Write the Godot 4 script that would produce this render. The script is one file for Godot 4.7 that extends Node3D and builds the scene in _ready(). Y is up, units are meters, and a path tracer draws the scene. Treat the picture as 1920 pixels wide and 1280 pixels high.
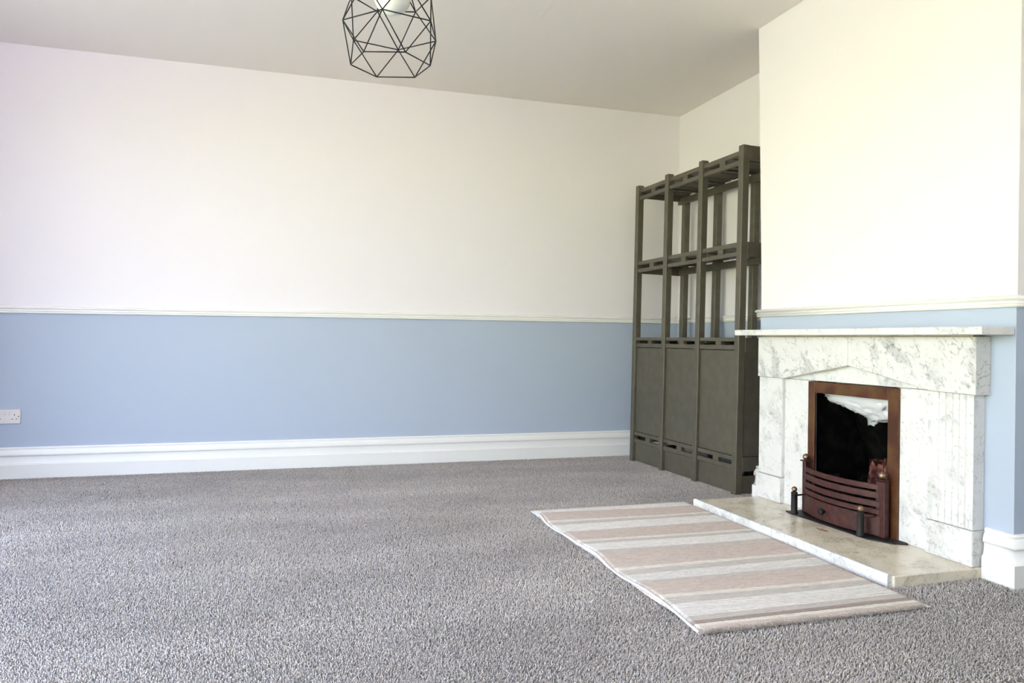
extends Node3D
# An empty sitting room: pale walls with a blue dado, marble fireplace, slatted open bookshelf, striped rug, wire pendant.
# x runs along the back wall (0 at the alcove wall, negative into the room), y is up, z comes from the back wall to the viewer.

const ROOM_H := 2.6
const X_LEFT := -5.05
const Z_FRONT := 6.1
const CH_X := -0.42          # face of the chimney breast
const CH_Z0 := 1.645
const CH_Z1 := 3.141
const DADO := 1.02
const FW0 := -4.8           # window in the wall behind the viewer
const FW1 := -3.9

var M := {}
var taken := {}
var rng := RandomNumberGenerator.new()
var cache := {}

func _ready():
	rng.seed = 7
	# ---------------------------------------------------------------- camera
	var cam := Camera3D.new()
	cam.name = "camera"
	cam.fov = rad_to_deg(2.0 * atan(640.0 / 1406.4))
	cam.near = 0.05
	cam.far = 300.0
	cam.transform = Transform3D(Basis.from_euler(Vector3(-0.00259, -0.2991, 0.01092), EULER_ORDER_YXZ), Vector3(-2.9354, 0.8631, 5.1747))
	add_child(cam)
	cam.current = true
	# ---------------------------------------------------------------- sky, sun, exposure
	var env := Environment.new()
	env.background_mode = Environment.BG_SKY
	var sky := Sky.new()
	var sm := ProceduralSkyMaterial.new()
	sm.sky_top_color = Color(0.70, 0.80, 0.98)
	sm.sky_horizon_color = Color(0.93, 0.95, 1.0)
	sm.sky_curve = 0.25
	sm.sky_energy_multiplier = 2.2
	sm.ground_bottom_color = Color(0.36, 0.42, 0.22)
	sm.ground_horizon_color = Color(0.55, 0.62, 0.45)
	sm.ground_energy_multiplier = 1.0
	sm.sun_angle_max = 1.0
	sky.sky_material = sm
	env.sky = sky
	env.tonemap_mode = Environment.TONE_MAPPER_LINEAR
	env.tonemap_exposure = 2.26
	env.sdfgi_enabled = true
	env.ssao_enabled = true
	env.ssil_enabled = true
	var we := WorldEnvironment.new()
	we.name = "world_environment"
	we.environment = env
	add_child(we)
	var sun := DirectionalLight3D.new()
	sun.name = "sun"
	sun.light_color = Color(1.0, 0.965, 0.95)
	sun.light_energy = 21.5
	sun.light_angular_distance = 0.6
	sun.shadow_enabled = true
	add_child(sun)
	sun.look_at_from_position(Vector3(6, 8, -1.5), Vector3.ZERO)   # stands behind the house, so no sunbeam falls through the window

	make_materials()
	build_shell()
	build_garden()
	build_carpet()
	build_fireplace()
	build_bookshelf()
	build_rug()
	build_pendant()
	build_socket()

# ==================================================================== naming
func numbered(n: String) -> String:
	if not taken.has(n):
		taken[n] = 0
		return n
	taken[n] += 1
	return "%s_%03d" % [n, taken[n]]

func thing(called: String, label: String, category: String, at := Vector3.ZERO) -> Node3D:
	var o := Node3D.new()
	o.name = numbered(called)
	o.position = at
	o.set_meta("label", label)
	o.set_meta("category", category)
	add_child(o)
	return o

func struct_root(called: String, label: String) -> Node3D:
	var o := Node3D.new()
	o.name = called
	o.set_meta("kind", "structure")
	o.set_meta("label", label)
	add_child(o)
	return o

func put(called: String, mesh: Mesh, mat: Material, parent: Node, at := Vector3.ZERO, b := Basis.IDENTITY) -> MeshInstance3D:
	var o := MeshInstance3D.new()
	o.name = called
	o.mesh = mesh
	o.material_override = mat
	o.transform = Transform3D(b, at)
	o.cast_shadow = GeometryInstance3D.SHADOW_CASTING_SETTING_ON
	parent.add_child(o, true)
	return o

func struct_mesh(called: String, label: String, mesh: Mesh, mat: Material) -> MeshInstance3D:
	var o := put(called, mesh, mat, self)
	o.set_meta("kind", "structure")
	o.set_meta("label", label)
	return o

# ==================================================================== mesh helpers
func start(smooth := false) -> SurfaceTool:
	var st := SurfaceTool.new()
	st.begin(Mesh.PRIMITIVE_TRIANGLES)
	st.set_smooth_group(0 if smooth else -1)
	return st

func done(st: SurfaceTool) -> ArrayMesh:
	st.generate_normals()
	return st.commit()

func tri(st: SurfaceTool, a: Vector3, b: Vector3, c: Vector3, out: Vector3) -> void:
	if (a - c).cross(a - b).dot(out) < 0.0:
		var t := b
		b = c
		c = t
	st.add_vertex(a); st.add_vertex(b); st.add_vertex(c)

func quad(st: SurfaceTool, a: Vector3, b: Vector3, c: Vector3, d: Vector3, out: Vector3) -> void:
	tri(st, a, b, c, out)
	tri(st, a, c, d, out)

# a box with chamfered edges between two corners
func add_box(st: SurfaceTool, lo: Vector3, hi: Vector3, b := 0.0) -> void:
	var mid := (lo + hi) / 2.0
	var h := (hi - lo) / 2.0
	b = minf(b, minf(h.x, minf(h.y, h.z)) * 0.9)
	for ax in 3:
		var u := (ax + 1) % 3
		var v := (ax + 2) % 3
		for s in [-1.0, 1.0]:
			var p: Array[Vector3] = []
			for k in [[-1, -1], [1, -1], [1, 1], [-1, 1]]:
				var q := Vector3.ZERO
				q[ax] = h[ax] * s
				q[u] = (h[u] - b) * k[0]
				q[v] = (h[v] - b) * k[1]
				p.append(mid + q)
			var n := Vector3.ZERO
			n[ax] = s
			quad(st, p[0], p[1], p[2], p[3], n)
			if b > 0.0:
				for s2 in [-1.0, 1.0]:      # chamfer between face ax,s and face u,s2
					var e: Array[Vector3] = []
					for w in [-1.0, 1.0]:
						var q := Vector3.ZERO
						q[ax] = h[ax] * s
						q[u] = (h[u] - b) * s2
						q[v] = (h[v] - b) * w
						e.append(mid + q)
					for w in [1.0, -1.0]:
						var q := Vector3.ZERO
						q[ax] = (h[ax] - b) * s
						q[u] = h[u] * s2
						q[v] = (h[v] - b) * w
						e.append(mid + q)
					var n2 := Vector3.ZERO
					n2[ax] = s
					n2[u] = s2
					quad(st, e[0], e[1], e[2], e[3], n2)
	if b > 0.0:
		for sx in [-1.0, 1.0]:
			for sy in [-1.0, 1.0]:
				for sz in [-1.0, 1.0]:
					var s := Vector3(sx, sy, sz)
					tri(st, mid + s * Vector3(h.x, h.y - b, h.z - b), mid + s * Vector3(h.x - b, h.y, h.z - b), mid + s * Vector3(h.x - b, h.y - b, h.z), s)

func box(lo: Vector3, hi: Vector3, b := 0.0) -> ArrayMesh:
	var st := start()
	add_box(st, lo, hi, b)
	return done(st)

# a box of a size, standing on its base centre; shared between alike pieces
func sized(size: Vector3, b := 0.002) -> ArrayMesh:
	var key := "%s %s" % [size, b]
	if not cache.has(key):
		cache[key] = box(-size / 2.0, size / 2.0, b)
	return cache[key]

# polygon in (u, v) pushed along the third axis; o + u*U + v*V + w*W
func add_prism(st: SurfaceTool, poly: PackedVector2Array, o: Vector3, U: Vector3, V: Vector3, W: Vector3, bevel := 0.0) -> void:
	var n := poly.size()
	var front := poly
	if bevel > 0.0:
		var off := Geometry2D.offset_polygon(poly, -bevel, Geometry2D.JOIN_MITER)
		if off.size() == 1 and off[0].size() == n:
			# match the start vertex
			var best := 0
			for i in n:
				if off[0][i].distance_to(poly[0]) < off[0][best].distance_to(poly[0]):
					best = i
			var same := Geometry2D.is_polygon_clockwise(off[0]) == Geometry2D.is_polygon_clockwise(poly)
			front = PackedVector2Array()
			for i in n:
				front.append(off[0][(best + (i if same else -i) + n * 2) % n])
		else:
			bevel = 0.0
	var Wn := W.normalized()
	var at := func(p: Vector2, w: Vector3) -> Vector3: return o + U * p.x + V * p.y + w
	var idx := Geometry2D.triangulate_polygon(poly)
	for i in range(0, idx.size(), 3):
		tri(st, at.call(poly[idx[i]], Vector3.ZERO), at.call(poly[idx[i + 1]], Vector3.ZERO), at.call(poly[idx[i + 2]], Vector3.ZERO), -Wn)
	var fi := Geometry2D.triangulate_polygon(front)
	for i in range(0, fi.size(), 3):
		tri(st, at.call(front[fi[i]], W), at.call(front[fi[i + 1]], W), at.call(front[fi[i + 2]], W), Wn)
	var cw := Geometry2D.is_polygon_clockwise(poly)
	for i in n:
		var a := poly[i]
		var b := poly[(i + 1) % n]
		var e := (b - a)
		var nn := Vector2(e.y, -e.x)
		if not cw: nn = nn
		else: nn = -nn
		# Geometry2D's clockwise is for y down, so the outside lies on the other hand
		var test := (a + b) / 2.0 + nn.normalized() * 1e-4
		if Geometry2D.is_point_in_polygon(test, poly): nn = -nn
		var out := U * nn.x + V * nn.y
		var W2 := W - Wn * bevel
		quad(st, at.call(a, Vector3.ZERO), at.call(b, Vector3.ZERO), at.call(b, W2), at.call(a, W2), out)
		if bevel > 0.0:
			quad(st, at.call(a, W2), at.call(b, W2), at.call(front[(i + 1) % n], W), at.call(front[i], W), out.normalized() + Wn)

func prism(poly: PackedVector2Array, o: Vector3, U: Vector3, V: Vector3, W: Vector3, bevel := 0.0) -> ArrayMesh:
	var st := start()
	add_prism(st, poly, o, U, V, W, bevel)
	return done(st)

# a moulding: profile of (out, up) swept along a plan path; out lies to the left of travel when side = 1
func molding(path: PackedVector2Array, profile: PackedVector2Array, side := 1.0, drop := PackedFloat32Array()) -> ArrayMesh:
	var st := start(true)
	var n := path.size()
	var outs: Array[Vector2] = []
	for i in n:
		var d0 := (path[i] - path[maxi(i - 1, 0)]).normalized() if i > 0 else (path[1] - path[0]).normalized()
		var d1 := (path[i + 1] - path[i]).normalized() if i < n - 1 else d0
		var n0 := Vector2(d0.y, -d0.x) * side
		var n1 := Vector2(d1.y, -d1.x) * side
		var m := (n0 + n1).normalized()
		outs.append(m / maxf(0.2, m.dot(n0)))
	var P := func(i: int, k: int) -> Vector3:
		var q := path[i] + outs[i] * profile[k].x
		return Vector3(q.x, profile[k].y + (drop[i] if drop.size() > i else 0.0), q.y)
	for i in n - 1:
		var dir := (path[i + 1] - path[i]).normalized()
		var o2 := Vector2(dir.y, -dir.x) * side
		for k in profile.size() - 1:
			var e := profile[k + 1] - profile[k]
			var nn := Vector2(-e.y, e.x)       # profiles run from the top down: outside is to their left
			var out := Vector3(o2.x * nn.x, nn.y, o2.y * nn.x)
			st.set_smooth_group(-1 if e.length() > 0.03 else 0)
			quad(st, P.call(i, k), P.call(i + 1, k), P.call(i + 1, k + 1), P.call(i, k + 1), out)
	for i in [0, n - 1]:
		st.set_smooth_group(-1)
		var cap := PackedVector2Array(profile)
		cap.append(Vector2(0, profile[profile.size() - 1].y))
		cap.append(Vector2(0, profile[0].y))
		var ids := Geometry2D.triangulate_polygon(cap)
		var dir := (path[1] - path[0]).normalized() if i == 0 else (path[n - 1] - path[n - 2]).normalized()
		var s := -1.0 if i == 0 else 1.0
		for t in range(0, ids.size(), 3):
			var v: Array[Vector3] = []
			for j in 3:
				var c := cap[ids[t + j]]
				var q: Vector2 = path[i] + outs[i] * c.x
				v.append(Vector3(q.x, c.y + (drop[i] if drop.size() > i else 0.0), q.y))
			tri(st, v[0], v[1], v[2], Vector3(dir.x, 0, dir.y) * s)
	return done(st)

func add_lathe(st: SurfaceTool, prof: PackedVector2Array, c: Vector3, seg := 20, axis := Vector3.UP) -> void:
	var a := axis.normalized()
	var u := a.cross(Vector3(0, 0, 1) if absf(a.z) < 0.9 else Vector3(1, 0, 0)).normalized()
	var v := a.cross(u)
	for k in prof.size() - 1:
		for i in seg:
			var t0 := TAU * i / seg
			var t1 := TAU * (i + 1) / seg
			var d0 := u * cos(t0) + v * sin(t0)
			var d1 := u * cos(t1) + v * sin(t1)
			var p := c + d0 * prof[k].x + a * prof[k].y
			var q := c + d1 * prof[k].x + a * prof[k].y
			var r := c + d1 * prof[k + 1].x + a * prof[k + 1].y
			var s := c + d0 * prof[k + 1].x + a * prof[k + 1].y
			var e := prof[k + 1] - prof[k]
			var out := (d0 + d1) * e.y - a * e.x * 2.0
			if prof[k].x > 1e-6: tri(st, p, q, r, out)
			if prof[k + 1].x > 1e-6: tri(st, p, r, s, out)

func lathe(prof: PackedVector2Array, c := Vector3.ZERO, seg := 20, axis := Vector3.UP, smooth := true) -> ArrayMesh:
	var st := start(smooth)
	add_lathe(st, prof, c, seg, axis)
	return done(st)

func ball_profile(r: float, n := 10) -> PackedVector2Array:
	var p := PackedVector2Array()
	for i in n + 1:
		var t := -PI / 2 + PI * i / n
		p.append(Vector2(maxf(0.0, r * cos(t)), r * sin(t)))
	return p

func add_tube(st: SurfaceTool, path: PackedVector3Array, r: float, seg := 8, cap := true) -> void:
	var rings := []
	var n := path.size()
	var ref := Vector3.UP
	for i in n:
		var d := (path[mini(i + 1, n - 1)] - path[maxi(i - 1, 0)]).normalized()
		if absf(d.dot(ref)) > 0.95: ref = Vector3.RIGHT
		var u := d.cross(ref).normalized()
		var v := d.cross(u)
		var ring := PackedVector3Array()
		for k in seg:
			var t := TAU * k / seg
			ring.append(path[i] + (u * cos(t) + v * sin(t)) * r)
		rings.append(ring)
	for i in n - 1:
		for k in seg:
			var k2 := (k + 1) % seg
			var out: Vector3 = (rings[i][k] + rings[i][k2]) / 2.0 - path[i]
			quad(st, rings[i][k], rings[i][k2], rings[i + 1][k2], rings[i + 1][k], out)
	if cap:
		for i in [0, n - 1]:
			var out: Vector3 = path[0] - path[1] if i == 0 else path[n - 1] - path[n - 2]
			for k in seg:
				tri(st, path[i], rings[i][k], rings[i][(k + 1) % seg], out)

# a flat bar (rectangular section) along a path in plan; ht high, th thick
func bar_mesh(path: PackedVector3Array, ht: float, th: float) -> ArrayMesh:
	var st := start()
	var n := path.size()
	var L := []
	for i in n:
		var d := (path[mini(i + 1, n - 1)] - path[maxi(i - 1, 0)]).normalized()
		var o := d.cross(Vector3.UP).normalized()
		var c := 0.25 * minf(ht, th)
		var ring := []
		for q in [[-1, -1, 1], [1, -1, 1], [1, -1, 0], [1, 1, 0], [1, 1, 1], [-1, 1, 1], [-1, 1, 0], [-1, -1, 0]]:
			var a: float = q[0] * (th / 2 - (c if q[2] == 1 else 0.0))
			var b: float = q[1] * (ht / 2 - (c if q[2] == 0 else 0.0))
			ring.append(path[i] + o * a + Vector3.UP * b)
		L.append(ring)
	for i in n - 1:
		for k in 8:
			var k2 := (k + 1) % 8
			var mid: Vector3 = (L[i][k] + L[i][k2]) / 2.0
			quad(st, L[i][k], L[i][k2], L[i + 1][k2], L[i + 1][k], mid - path[i])
	for i in [0, n - 1]:
		var out: Vector3 = path[0] - path[1] if i == 0 else path[n - 1] - path[n - 2]
		for k in 8:
			tri(st, path[i], L[i][k], L[i][(k + 1) % 8], out)
	return done(st)

# ==================================================================== materials
func std(name: String, c: Color, rough := 0.8, metal := 0.0, spec := 0.5) -> StandardMaterial3D:
	var m := StandardMaterial3D.new()
	m.resource_name = name
	m.albedo_color = c
	m.roughness = rough
	m.metallic = metal
	m.metallic_specular = spec
	M[name] = m
	return m

func noise_tex(freq: float, kind: int, octaves: int, colors: Array, stops: Array, size := 512, seed_ := 1, normal := false, bump := 4.0) -> NoiseTexture2D:
	var f := FastNoiseLite.new()
	f.noise_type = kind
	f.frequency = freq
	f.fractal_octaves = octaves
	f.seed = seed_
	var t := NoiseTexture2D.new()
	t.width = size
	t.height = size
	t.seamless = true
	t.noise = f
	if normal:
		t.as_normal_map = true
		t.bump_strength = bump
	elif colors.size():
		var g := Gradient.new()
		g.offsets = PackedFloat32Array(stops)
		g.colors = PackedColorArray(colors)
		t.color_ramp = g
	return t

func tri_map(m: StandardMaterial3D, scale: float, world := true) -> void:
	m.uv1_triplanar = true
	m.uv1_world_triplanar = world
	m.uv1_scale = Vector3.ONE * scale
	m.uv1_triplanar_sharpness = 8.0

func gray(seed_: int, freq: float, octaves: int, ridged: bool, size: int, warp := 0.0) -> PackedByteArray:
	var f := FastNoiseLite.new()
	f.seed = seed_
	f.noise_type = FastNoiseLite.TYPE_SIMPLEX_SMOOTH
	f.frequency = freq
	f.fractal_type = FastNoiseLite.FRACTAL_RIDGED if ridged else FastNoiseLite.FRACTAL_FBM
	f.fractal_octaves = octaves
	if warp > 0.0:
		f.domain_warp_enabled = true
		f.domain_warp_amplitude = warp
		f.domain_warp_frequency = freq * 1.3
		f.domain_warp_fractal_octaves = 3
	var im := f.get_seamless_image(size, size)
	im.convert(Image.FORMAT_L8)
	return im.get_data()

# white marble: clouds, slanting veins and small grey flecks
func marble_texture(base: Color, vein: Color, warm: Color, amount: float, seed_: int) -> ImageTexture:
	var n := 1024
	var veins := gray(seed_, 0.0055, 4, true, n, 60.0)
	var fine := gray(seed_ + 1, 0.012, 3, true, n, 30.0)
	var cloud := gray(seed_ + 2, 0.004, 4, false, n)
	var fleck := gray(seed_ + 3, 0.035, 3, false, n)
	var data := PackedByteArray()
	data.resize(n * n * 3)
	var at := 0
	for y in n:
		for x in n:
			var i := ((x - y + n) % n) * n + ((2 * (x + y)) % n)
			var j := y * n + x
			var c := smoothstep(95.0, 175.0, float(cloud[j]))
			var c2 := smoothstep(100.0, 170.0, float(cloud[i]))
			var v := smoothstep(185.0, 250.0, float(veins[j])) * (0.12 + 0.9 * c)
			var f := smoothstep(175.0, 245.0, float(fine[i])) * c2
			var g := smoothstep(176.0, 205.0, float(fleck[j])) * (0.15 + 0.5 * c)
			var k := clampf((v * 0.50 + f * 0.55 + g * 0.42 + c * c2 * 0.22) * amount, 0.0, 1.0)
			var w := clampf(float(cloud[i]) / 255.0, 0.0, 1.0)
			var col := base.lerp(warm, w * 0.6).lerp(vein, k)
			data[at] = int(col.r * 255.0); data[at + 1] = int(col.g * 255.0); data[at + 2] = int(col.b * 255.0)
			at += 3
	return ImageTexture.create_from_image(Image.create_from_data(n, n, false, Image.FORMAT_RGB8, data))

func make_materials() -> void:
	var plaster := noise_tex(0.012, FastNoiseLite.TYPE_SIMPLEX_SMOOTH, 5, [], [], 512, 5, true, 1.2)
	for w in [["wall_white", Color(0.935, 0.912, 0.918)], ["wall_blue", Color(0.71, 0.75, 0.815)], ["ceiling_white", Color(0.965, 0.935, 0.91)]]:
		var m := std(w[0], w[1], 0.75, 0.0, 0.35)
		m.normal_enabled = true
		m.normal_texture = plaster
		m.normal_scale = 0.12
		tri_map(m, 0.7)
	std("gloss_white", Color(0.95, 0.94, 0.92), 0.35)
	std("crack", Color(0.93, 0.91, 0.87), 0.8)
	# carpet
	var carpet := std("carpet", Color(1.0, 1.0, 1.0), 1.0, 0.0, 0.1)
	carpet.vertex_color_use_as_albedo = true
	var cb := std("carpet_backing", Color(0.62, 0.605, 0.59), 1.0, 0.0, 0.1)
	cb.albedo_texture = noise_tex(0.09, FastNoiseLite.TYPE_SIMPLEX, 3, [Color(0.7, 0.7, 0.7), Color(1, 1, 1)], [0.3, 0.7], 512, 3)
	tri_map(cb, 3.0)
	# shelf paint
	var sp := std("shelf_paint", Color(0.358, 0.335, 0.283), 0.45)
	sp.albedo_texture = noise_tex(0.02, FastNoiseLite.TYPE_SIMPLEX_SMOOTH, 4, [Color(0.93, 0.93, 0.93), Color(1, 1, 1)], [0.3, 0.7], 256, 9)
	tri_map(sp, 2.0)
	# marble
	var t := marble_texture(Color(0.895, 0.885, 0.87), Color(0.50, 0.51, 0.51), Color(0.875, 0.86, 0.83), 1.05, 21)
	var t2 := marble_texture(Color(0.905, 0.895, 0.885), Color(0.50, 0.51, 0.51), Color(0.89, 0.88, 0.86), 0.66, 47)
	for k in 4:
		var m := std("marble_%d" % k, Color.WHITE, 0.22)
		m.albedo_texture = t if k % 2 == 0 else t2
		tri_map(m, 0.8)
		m.uv1_offset = Vector3(0.13, 0.31, 0.57) * k
	var th := marble_texture(Color(0.95, 0.935, 0.885), Color(0.62, 0.575, 0.50), Color(0.90, 0.865, 0.78), 0.75, 61)
	var mh := std("marble_hearth", Color(0.97, 0.95, 0.92), 0.25)
	mh.albedo_texture = th
	tri_map(mh, 0.9)
	# metals
	var cop := std("copper", Color(0.42, 0.30, 0.225), 0.5, 0.3)
	cop.albedo_texture = noise_tex(0.008, FastNoiseLite.TYPE_SIMPLEX_SMOOTH, 4, [Color(0.74, 0.62, 0.56), Color(0.90, 0.76, 0.66), Color(0.95, 0.95, 0.72)], [0.25, 0.5, 0.75], 512, 31)
	cop.roughness_texture = noise_tex(0.03, FastNoiseLite.TYPE_SIMPLEX_SMOOTH, 3, [Color(0.7, 0.7, 0.7), Color(1, 1, 1)], [0.2, 0.8], 256, 12)
	tri_map(cop, 1.6)
	var ir := std("rust_iron", Color(0.31, 0.175, 0.16), 0.5, 0.1)
	ir.albedo_texture = noise_tex(0.02, FastNoiseLite.TYPE_SIMPLEX_SMOOTH, 5, [Color(0.78, 0.76, 0.80), Color(0.92, 0.86, 0.86), Color(1, 0.96, 0.90)], [0.25, 0.5, 0.8], 512, 33)
	tri_map(ir, 2.5)
	std("dark_iron", Color(0.13, 0.115, 0.11), 0.6, 0.3)
	var kn := std("ball_metal", Color(0.62, 0.52, 0.42), 0.3, 0.85)
	std("black_wire", Color(0.10, 0.095, 0.09), 0.5, 0.3)
	var soot := std("soot", Color(0.085, 0.078, 0.072), 0.95, 0.0, 0.2)
	soot.albedo_texture = noise_tex(0.02, FastNoiseLite.TYPE_SIMPLEX_SMOOTH, 5, [Color(0.5, 0.5, 0.5), Color(1, 1, 1)], [0.3, 0.8], 256, 41)
	tri_map(soot, 2.0)
	var fb := std("firebrick", Color(0.55, 0.38, 0.34), 0.95, 0.0, 0.2)
	fb.albedo_texture = noise_tex(0.02, FastNoiseLite.TYPE_SIMPLEX_SMOOTH, 5, [Color(0.45, 0.42, 0.42), Color(0.8, 0.72, 0.7), Color(1, 1, 1)], [0.25, 0.5, 0.75], 256, 43)
	tri_map(fb, 3.0)
	std("ash", Color(0.50, 0.45, 0.42), 1.0, 0.0, 0.1)
	std("cinder", Color(0.16, 0.13, 0.12), 1.0, 0.0, 0.1)
	std("rust_stain", Color(0.62, 0.42, 0.25), 0.6)
	std("opal", Color(0.93, 0.935, 0.90), 0.18)
	std("socket_white", Color(0.88, 0.85, 0.84), 0.35)
	std("socket_dark", Color(0.06, 0.06, 0.07), 0.6)
	var bag := std("bag_plastic", Color(0.86, 0.86, 0.87), 0.35)
	bag.backlight_enabled = true
	bag.backlight = Color(0.12, 0.12, 0.12)
	# rug
	var rug := std("rug_pile", Color.WHITE, 1.0, 0.0, 0.1)
	rug.vertex_color_use_as_albedo = true
	rug.albedo_texture = noise_tex(0.12, FastNoiseLite.TYPE_SIMPLEX, 2, [Color(0.84, 0.83, 0.82), Color(1, 1, 1)], [0.3, 0.7], 512, 51)
	rug.uv1_scale = Vector3(5, 9, 1)
	std("rug_binding", Color(0.90, 0.89, 0.88), 0.9)
	# outside
	var lawn := std("lawn_green", Color(0.545, 0.545, 0.455), 1.0, 0.0, 0.1)
	lawn.albedo_texture = noise_tex(0.03, FastNoiseLite.TYPE_SIMPLEX, 4, [Color(0.75, 0.8, 0.7), Color(1, 1, 1)], [0.3, 0.7], 512, 71)
	tri_map(lawn, 0.5)
	std("hedge_green", Color(0.56, 0.585, 0.46), 1.0, 0.0, 0.1)
	std("paving", Color(0.70, 0.665, 0.67), 0.9)
	std("frame_white", Color(0.92, 0.92, 0.91), 0.4)

# ==================================================================== room shell
func build_shell() -> void:
	var T := 0.2
	var back := struct_root("wall_back", "long plain wall behind the empty floor, off-white over pale blue")
	put("upper_wall_paint", box(Vector3(X_LEFT - T, DADO, -T), Vector3(T, ROOM_H, 0)), M.wall_white, back)
	put("lower_wall_paint", box(Vector3(X_LEFT - T, -0.02, -T), Vector3(T, DADO, 0)), M.wall_blue, back)
	var right := struct_root("wall_right", "cream wall of the alcove behind the dark bookshelf, blue below the rail")
	put("upper_wall_paint", box(Vector3(0, DADO, 0), Vector3(T, ROOM_H, Z_FRONT)), M.wall_white, right)
	put("lower_wall_paint", box(Vector3(0, -0.02, 0), Vector3(T, DADO, Z_FRONT)), M.wall_blue, right)
	var front := struct_root("wall_front", "wall behind the viewer, white over blue")
	for q in [[X_LEFT - T, FW0], [FW1, T]]:
		put("upper_wall_paint", box(Vector3(q[0], DADO, Z_FRONT), Vector3(q[1], ROOM_H, Z_FRONT + T)), M.wall_white, front)
		put("lower_wall_paint", box(Vector3(q[0], -0.02, Z_FRONT), Vector3(q[1], DADO, Z_FRONT + T)), M.wall_blue, front)
	put("window_head", box(Vector3(FW0, 2.3, Z_FRONT), Vector3(FW1, ROOM_H, Z_FRONT + T)), M.wall_white, front)
	put("window_breast", box(Vector3(FW0, -0.02, Z_FRONT), Vector3(FW1, 0.5, Z_FRONT + T)), M.wall_blue, front)
	# left wall with two tall windows onto the garden
	var left := struct_root("wall_left", "window wall to the left of the viewer, white over blue")
	var wins := [[1.45, 3.1], [3.35, 5.3]]
	var y0 := 0.12
	var y1 := 2.30
	var z := 0.0
	for w in wins + [[Z_FRONT, Z_FRONT]]:
		put("upper_wall_paint", box(Vector3(X_LEFT - T, DADO, z), Vector3(X_LEFT, ROOM_H, w[0])), M.wall_white, left)
		put("lower_wall_paint", box(Vector3(X_LEFT - T, -0.02, z), Vector3(X_LEFT, DADO, w[0])), M.wall_blue, left)
		if w[1] > w[0]:
			put("window_head", box(Vector3(X_LEFT - T, y1, w[0]), Vector3(X_LEFT, ROOM_H, w[1])), M.wall_white, left)
			put("window_breast", box(Vector3(X_LEFT - T, -0.02, w[0]), Vector3(X_LEFT, y0, w[1])), M.wall_blue, left)
		z = w[1]
	for i in wins.size():
		var w = wins[i]
		var win := struct_root("window_%d" % (i + 1), "tall garden window in the left wall")
		var f := start()
		var xo := X_LEFT - 0.13
		for q in [[w[0], w[0] + 0.06], [w[1] - 0.06, w[1]], [(w[0] + w[1]) / 2 - 0.035, (w[0] + w[1]) / 2 + 0.035]]:
			add_box(f, Vector3(xo, y0, q[0]), Vector3(xo + 0.06, y1, q[1]), 0.004)
		for q in [[y0, y0 + 0.07], [y1 - 0.06, y1]]:
			add_box(f, Vector3(xo, q[0], w[0] + 0.06), Vector3(xo + 0.06, q[1], w[1] - 0.06), 0.004)
		put("window_frame", done(f), M.frame_white, win)
	var win3 := struct_root("window_%d" % (wins.size() + 1), "window in the wall behind the viewer")
	var f3 := start()
	var zo := Z_FRONT + 0.09
	for q in [[FW0, FW0 + 0.06], [FW1 - 0.06, FW1]]:
		add_box(f3, Vector3(q[0], 0.5, zo), Vector3(q[1], 2.3, zo + 0.06), 0.004)
	for q in [[0.5, 0.57], [2.24, 2.3]]:
		add_box(f3, Vector3(FW0 + 0.06, q[0], zo), Vector3(FW1 - 0.06, q[1], zo + 0.06), 0.004)
	put("window_frame", done(f3), M.frame_white, win3)
	# chimney breast with an opening; its left arris is out of plumb as in an old house
	var ch := struct_root("wall_chimney", "chimney breast over the fireplace, cream-white over pale blue")
	var X := Vector3(0, 0, 1)
	var poly := PackedVector2Array([Vector2(CH_Z0, DADO), Vector2(CH_Z1, DADO), Vector2(CH_Z1 + 0.004, ROOM_H), Vector2(1.592, ROOM_H), Vector2(1.640, 1.28)])
	put("upper_wall_paint", prism(poly, Vector3.ZERO, X, Vector3.UP, Vector3(CH_X, 0, 0), 0.004), M.wall_white, ch)
	put("lower_wall_paint", box(Vector3(CH_X, -0.02, CH_Z0), Vector3(0, DADO, 2.10)), M.wall_blue, ch)
	put("lower_wall_paint", box(Vector3(CH_X, -0.02, 2.64), Vector3(0, DADO, CH_Z1)), M.wall_blue, ch)
	put("lower_wall_paint", box(Vector3(CH_X, 0.70, 2.10), Vector3(0, DADO, 2.64)), M.wall_blue, ch)
	# ceiling
	var ce := struct_mesh("ceiling", "plain white plastered ceiling with faint board joints", box(Vector3(X_LEFT - T, ROOM_H, -T), Vector3(T, ROOM_H + 0.2, Z_FRONT + T)), M.ceiling_white)
	var cr := start()
	for s in [[1.535, 1.30, 0.0025], [0.72, 0.70, 0.002], [0.52, 0.45, 0.002]]:
		add_box(cr, Vector3(-1.612 - s[2], ROOM_H - 0.0012, s[1]), Vector3(-1.612 + s[2], ROOM_H + 0.001, s[0]))
	for i in 6:
		var t := i / 5.0
		add_box(cr, Vector3(lerpf(-0.37, -0.336, t) - 0.0015, ROOM_H - 0.001, 0.245 + 0.05 * i), Vector3(lerpf(-0.37, -0.336, t) + 0.0015, ROOM_H + 0.001, 0.295 + 0.05 * i))
	put("joint_crack", done(cr), M.crack, ce)
	# floor slab under the carpet
	struct_mesh("floor", "wall-to-wall grey carpet floor", box(Vector3(X_LEFT - T, -0.2, -T), Vector3(T, -0.006, Z_FRONT + T)), M.carpet_backing)
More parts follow.
